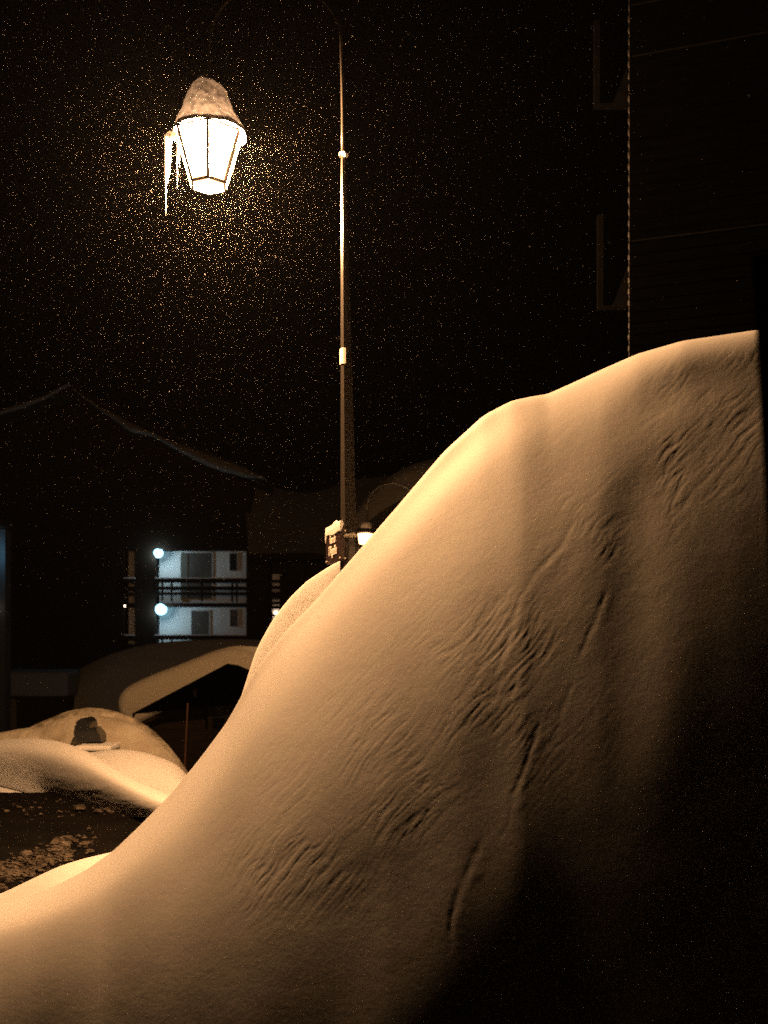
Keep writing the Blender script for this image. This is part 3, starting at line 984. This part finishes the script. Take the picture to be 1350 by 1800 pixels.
# doors and windows
for (x0, x1, v0, v1, nm, mt) in [(331, 373, 972, 1052, 'door', DOORPAINT), (404, 417, 973, 1003, 'window', GLASSDARK),
                                 (337, 368, 1074, 1138, 'door', DOORPAINT), (405, 418, 1072, 1101, 'window', DOORPAINT)]:
    b = MB(HO); b.box(WX(x0), WX(x1), P0 - .04, P0 + .02, WZ(v1), WZ(v0)); d = b.build(nm, mt, ch)
    b = MB(HO)
    f_ = .05 if nm == 'door' else .035
    b.box(WX(x0) - f_, WX(x0), P0 - .06, P0 - .002, WZ(v1), WZ(v0) + f_)
    b.box(WX(x1), WX(x1) + f_, P0 - .06, P0 - .002, WZ(v1), WZ(v0) + f_)
    b.box(WX(x0), WX(x1), P0 - .06, P0 - .002, WZ(v0), WZ(v0) + f_)
    b.build('frame', FRAMEPAINT, d)
b = MB(HO); b.box(WX(318), WX(330), P0 - .09, P0 - .005, WZ(1052), WZ(972)); b.build('shutter', mat('shutter', (.1, .09, .07), .8), ch)
# roof planks and snow edge
b = MB(HO)
pr = [(h(-185), hz(812)), (h(142), hz(692)), (h(470), hz(850)), (h(470), hz(858)), (h(142), hz(700)), (h(-185), hz(820))]
b.prism_y(pr, HY - 1.5, HY + 10); b.build('roof', DARKWOOD, ch)
sx = np.array([-190, -60, 0, 60, 100, 140, 150, 190, 215, 240, 280, 330, 380, 430, 475]); su = np.array([772, 752, 741, 722, 708, 688, 700, 728, 738, 752, 772, 792, 808, 828, 850]) 
st = np.array([2, 5, 6, 9, 6, 3, 3, 6, 12, 16, 6, 14, 22, 18, 3])
n = 160
xs_ = np.linspace(-190, 475, n); u_ = np.interp(xs_, sx, su) + 1.5 * fbm(xs_ / 20., xs_ * 0, 5); th_ = np.interp(xs_, sx, st)
P = np.zeros((n, 6, 3))
for i in range(n):
    X0 = h(xs_[i]); a, c = hz(u_[i]), hz(u_[i] + th_[i])
    P[i] = [(X0, HY - 1.2, c), (X0, HY - 1.62, c), (X0, HY - 1.75, (a + c) / 2), (X0, HY - 1.6, a - .03), (X0, HY - 1.2, a), (X0, HY + 6, a - .05)]
grid_mesh('roof_snow', P, SNOW_SHADED, ch, HO)
for (px, v, r, m_, yy) in [(278, 972, .24, BLUE, P0 - .75), (283, 1071, .28, BLUE, P0 - .75), (219.5, 964.5, .07, WARM, HY + .1), (219.5, 1065, .065, WARM, HY + .1)]:
    s_ = (px - CX) / F * yy
    c = (s_, yy, CZ - (v - HV) / F * yy)
    if m_ is BLUE: point('bulb', (c[0] + .05, c[1] - r - .1, c[2] - .1), 62, (.62, .88, 1), .1, ch)
    o = blob('wall_lamp', c, r, r, r * (1 if r > .1 else .75), m_, 1, 0); o.parent = ch; o.location = tuple(a - b_ for a, b_ in zip(c, HO))

# second chalet behind the lamp post
KY = 46.0
k_ = lambda px, Y=KY: (px - CX) / F * Y
kz = lambda v, Y=KY: CZ - (v - HV) / F * Y
c2 = empty('chalet', (k_(560), KY + 3, -2.3))
tag(c2, 'dark chalet behind the lamp post with a dim snow-covered roof slope', 'chalet')
KO = tuple(c2.location)
b = MB(KO)
b.box(k_(474) + .0, k_(900), KY + 1.2, KY + 8, -2.4, kz(985)); b.build('wall', DARKWOOD, c2)
n1, n2 = 50, 20
P = np.zeros((n1, n2, 3))
for i in range(n1):
    for j in range(n2):
        s = j / (n2 - 1); u = i / (n1 - 1)
        Y = KY + .2 + s * 7
        pe = 437 + (900 - 437) * u; pr_ = 428 + (905 - 428) * u
        px = pe * (1 - s) + pr_ * s
        v = 974 * (1 - s) + (838 + 30 * math.sin(min(1, u * 2.2) * math.pi) ** 2) * s
        P[i, j] = ((px - CX) / F * Y, Y, CZ - (v - HV) / F * Y + .08 * noise2(np.array(u * 9.), np.array(s * 4.), 7) * 1.0)
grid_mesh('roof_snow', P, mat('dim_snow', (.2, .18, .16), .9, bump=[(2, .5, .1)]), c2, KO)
b = MB(KO); b.box(k_(437), k_(900), KY + .1, KY + .3, kz(982), kz(974.5)); b.build('fascia', DARKWOOD, c2)
b = MB(KO); b.box(k_(474), k_(490), KY + 1.1, KY + 1.19, kz(1098), kz(1006)); b.build('stair_wall', PLASTER, c2)
b = MB(KO)
for v0, v1 in ((1017, 1022), (1028, 1033.5), (1038, 1052), (1056, 1061), (1063.5, 1069), (1078.5, 1081.5), (1088, 1093)):
    b.box(k_(472), k_(492), KY + .7, KY + .78, kz(v1), kz(v0))
b.build('stair_slats', DARKWOOD, c2)
b = MB(KO); b.box(k_(489), k_(520), KY + .7, KY + 1.19, kz(1098), kz(1008)); b.build('shutter', DARKWOOD, c2)
c = (k_(481), KY + .95, kz(1076)); o = blob('wall_lamp', c, .07, .07, .07, WARM, 1, 0); o.parent = c2; o.location = tuple(a - b_ for a, b_ in zip(c, KO))
# third roof, catching light from the distant lamp
TY = 34.0
c3 = empty('hut', ((760 - CX) / F * TY, TY + 2, -2))
tag(c3, 'hut half hidden by the snowbank with a rounded roof of darkened snow catching faint light', 'hut')
TO = tuple(c3.location)
b = MB(TO); b.box((700 - CX) / F * TY, (980 - CX) / F * TY, TY + .8, TY + 5, -2.1, CZ + (HV - 850) / F * TY); b.build('wall', DARKWOOD, c3)
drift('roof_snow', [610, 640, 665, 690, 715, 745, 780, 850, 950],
      [915, 878, 852, 834, 820, 810, 803, 800, 805], [TY] * 9, [(0, 0), (.3, .5), (1, .9)], '', m=SNOW_SHADED, seed=43, sig=9,
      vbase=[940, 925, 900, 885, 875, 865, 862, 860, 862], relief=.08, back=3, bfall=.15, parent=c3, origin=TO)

# ------------------------------------------------------------------ clapboard building on the right
RY0 = 9.0
rb = empty('clapboard_house', (at(1107, 0, RY0)[0], RY0, -.1))
tag(rb, 'tall unlit clapboard house wall on the right with two boxy window surrounds', 'house')
RO = tuple(rb.location)
ux, uy = 5355 / 5648., -1800 / 5648.          # along the wall, towards the right and the camera
nx_, ny_ = uy, -ux                            # outward normal, towards the camera
cxr, cyr = RO[0], RO[1]
b = MB(RO)
pitch = .1
z = -.1
i = 0
while z < 9.2:
    j = random.uniform(-.004, .004)
    vs = []
    for s in (0 + j, 9.0):
        for off, zz in ((0.0, z), (.028, z), (.006, z + pitch), (0.0, z + pitch)):
            vs.append((cxr + ux * s + nx_ * off, cyr + uy * s + ny_ * off, zz + (.002 if zz > z else 0)))
    b.add(vs, [(0, 1, 2, 3), (7, 6, 5, 4), (0, 4, 5, 1), (1, 5, 6, 2), (2, 6, 7, 3), (3, 7, 4, 0)])
    z += pitch; i += 1
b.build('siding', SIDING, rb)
b = MB(RO)                                    # side wall going away, left of nothing: solid core
d_ = .002
vs = []
for zz in (-.1, 9.2):
    for s, o_ in ((.01, -.003), (9.0, -.003), (9.0, -3.0), (.01, -3.0)):
        vs.append((cxr + ux * s + nx_ * o_, cyr + uy * s + ny_ * o_, zz))
b.add(vs, [(3, 2, 1, 0), (4, 5, 6, 7), (0, 1, 5, 4), (1, 2, 6, 5), (2, 3, 7, 6), (3, 0, 4, 7)])
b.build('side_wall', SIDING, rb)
b = MB(RO)                                    # scalloped corner trim where the board ends meet
pts, rad = [], []
z = -.05
while z < 9.2:
    r_ = .011 + .005 * random.random()
    for dz_, f_ in ((0, .35), (.012, .8), (.03, 1), (.055, .9), (.075, .3)):
        pts.append((cxr - ux * .004, cyr - uy * .004, z + dz_)); rad.append(r_ * f_)
    z += pitch
b.tube(pts, rad, 7)
b.build('corner_trim', mat('board_ends', (.006, .0055, .005), .6), rb)
for v_, in ((15,), (105,), (428,)):
    zz = CZ - (v_ - HV) / F * RY0
    b = MB(RO)
    vs = []
    for s in (.02, 8.9):
        for off, z_ in ((.0285, zz), (.034, zz), (.034, zz + .012), (.0285, zz + .012)):
            vs.append((cxr + ux * s + nx_ * off, cyr + uy * s + ny_ * off, z_))
    b.add(vs, [(0, 1, 2, 3), (7, 6, 5, 4), (0, 4, 5, 1), (1, 5, 6, 2), (2, 6, 7, 3), (3, 7, 4, 0)])
    b.build('flashing', SIDING_TRIM, rb)
for va, vb_, xa in ((35, 188, 1045), (377, 544, 1051)):
    YY = 9.25
    b = MB(RO)
    p0 = at(xa, va, YY); p1 = at(xa + 9.5, vb_, YY)
    b.box(p0[0], p1[0], YY, YY + .05, p1[2], p0[2])
    q0 = at(1103, vb_ - 7, YY); q1 = at(1103, vb_, YY)
    b.box(p1[0], q0[0], YY, YY + .05, q1[2], q0[2])
    fr = b.build('window_surround', SIDING_TRIM, rb)
    b = MB(RO)
    a = at(1078, vb_ - 8, YY); c = at(1104, vb_ - 75, YY); e_ = at(1104, vb_ - 8, YY)
    b.add([(a[0], YY + .01, a[2]), (e_[0], YY + .01, e_[2]), (c[0], YY + .01, c[2]), (a[0], YY + .04, a[2]), (e_[0], YY + .04, e_[2]), (c[0], YY + .04, c[2])],
          [(0, 1, 2), (5, 4, 3), (0, 3, 4, 1), (1, 4, 5, 2), (2, 5, 3, 0)])
    b.build('brace', SIDING_TRIM, fr)

# post at the right edge, close to the camera
b = MB((.62, 1.6, 0))
yy = 1.6
A = at(1322, 450, yy); B_ = at(1356, 1100, yy)
foot = (A[0] + (B_[0] - A[0]) * (A[2] - 0) / (A[2] - B_[2]), yy, 0)
vs = []
for (x, y, z) in (foot, A):
    vs += [(x, yy, z), (x + .16, yy - .02, z), (x + .16, yy + .12, z), (x + .065, yy + .12, z)]
b.add(vs, [(3, 2, 1, 0), (4, 5, 6, 7), (0, 1, 5, 4), (1, 2, 6, 5), (2, 3, 7, 6), (3, 0, 4, 7)])
o = b.build('wooden_post', BLACKWOOD)
tag(o, 'dark leaning wooden post cut by the right edge, very close to the camera', 'post')

# ------------------------------------------------------------------ falling snow
def flakes(n, gen, r0, r1):
    c = gen(n)
    r = np.minimum(r0 * (1 - RNG.uniform(0, 1, n)) ** -.45, r1)
    base_ = np.array([(1, 1, 1), (1, -1, -1), (-1, 1, -1), (-1, -1, 1)], float) / 1.732
    A = RNG.normal(size=(n, 3, 3))
    Q, _ = np.linalg.qr(A)
    v = np.einsum('nij,kj->nki', Q, base_) * r[:, None, None] * np.array([1, 1, 1.25]) + c[:, None]
    return v.reshape(-1, 3)


def near_lamp(n):
    d = RNG.normal(size=(n, 3)); d /= np.linalg.norm(d, axis=1, keepdims=True)
    r = 3.0 * RNG.uniform(0.0, 1, n) ** (1 / 1.25)
    r = r + .34
    return np.array([lx, LY, 5.1]) + d * r[:, None]


def halo(n):
    d = RNG.normal(size=(n, 3)); d /= np.linalg.norm(d, axis=1, keepdims=True)
    r = .30 + .75 * RNG.uniform(0.0, 1, n) ** 1.3
    return np.array([lx + .02, LY, 5.33]) + d * r[:, None] * np.array([1, 1, 1.05])


def wide(n):
    y = RNG.uniform(2.2, 20, n)
    return np.stack([(RNG.uniform(-100, 1450, n) - CX) / F * y, y, CZ - (RNG.uniform(-100, 1300, n) - HV) / F * y], 1)


def close(n):
    y = RNG.uniform(1.6, 4.4, n)
    return np.stack([(RNG.uniform(0, 1350, n) - CX) / F * y, y, CZ - (RNG.uniform(500, 1800, n) - HV) / F * y], 1)


V_ = np.concatenate([flakes(80000, near_lamp, .0004, .0013), flakes(40000, halo, .00025, .0008), flakes(2500, wide, .0006, .002), flakes(25, near_lamp, .003, .005), flakes(110, close, .0009, .002)])
n = len(V_) // 4
me = bpy.data.meshes.new('falling_snow')
idx = (np.arange(n)[:, None, None] * 4 + np.array([(0, 1, 2), (0, 3, 1), (0, 2, 3), (1, 3, 2)])[None]).reshape(-1)
me.vertices.add(len(V_)); me.vertices.foreach_set('co', V_.reshape(-1).astype(np.float32))
me.loops.add(len(idx)); me.loops.foreach_set('vertex_index', idx.astype(np.int32))
me.polygons.add(len(idx) // 3)
me.polygons.foreach_set('loop_start', (np.arange(len(idx) // 3) * 3).astype(np.int32))
me.polygons.foreach_set('loop_total', np.full(len(idx) // 3, 3, np.int32))
me.update(calc_edges=True)
o = link('falling_snow', me, FLAKE)
tag(o, 'fine snowflakes falling through the light of the lantern', 'snowfall', kind='stuff')

# ------------------------------------------------------------------ snow-laden air
b = MB((0, 40, 10))
b.box(-75, 75, -12, 130, -6.5, 26)
HAZE = bpy.data.materials.new('snow_air')
HAZE.use_nodes = True
_n = HAZE.node_tree.nodes
_n.remove(_n['Principled BSDF'])
_v = _n.new('ShaderNodeVolumePrincipled')
_v.inputs['Color'].default_value = (.9, .93, 1, 1)
_v.inputs['Density'].default_value = HAZE_DENSITY
_v.inputs['Anisotropy'].default_value = .3
HAZE.node_tree.links.new(_v.outputs[0], _n['Material Output'].inputs['Volume'])
o = b.build('haze', HAZE)
tag(o, 'thin snowy haze in the night air', 'haze', kind='stuff')
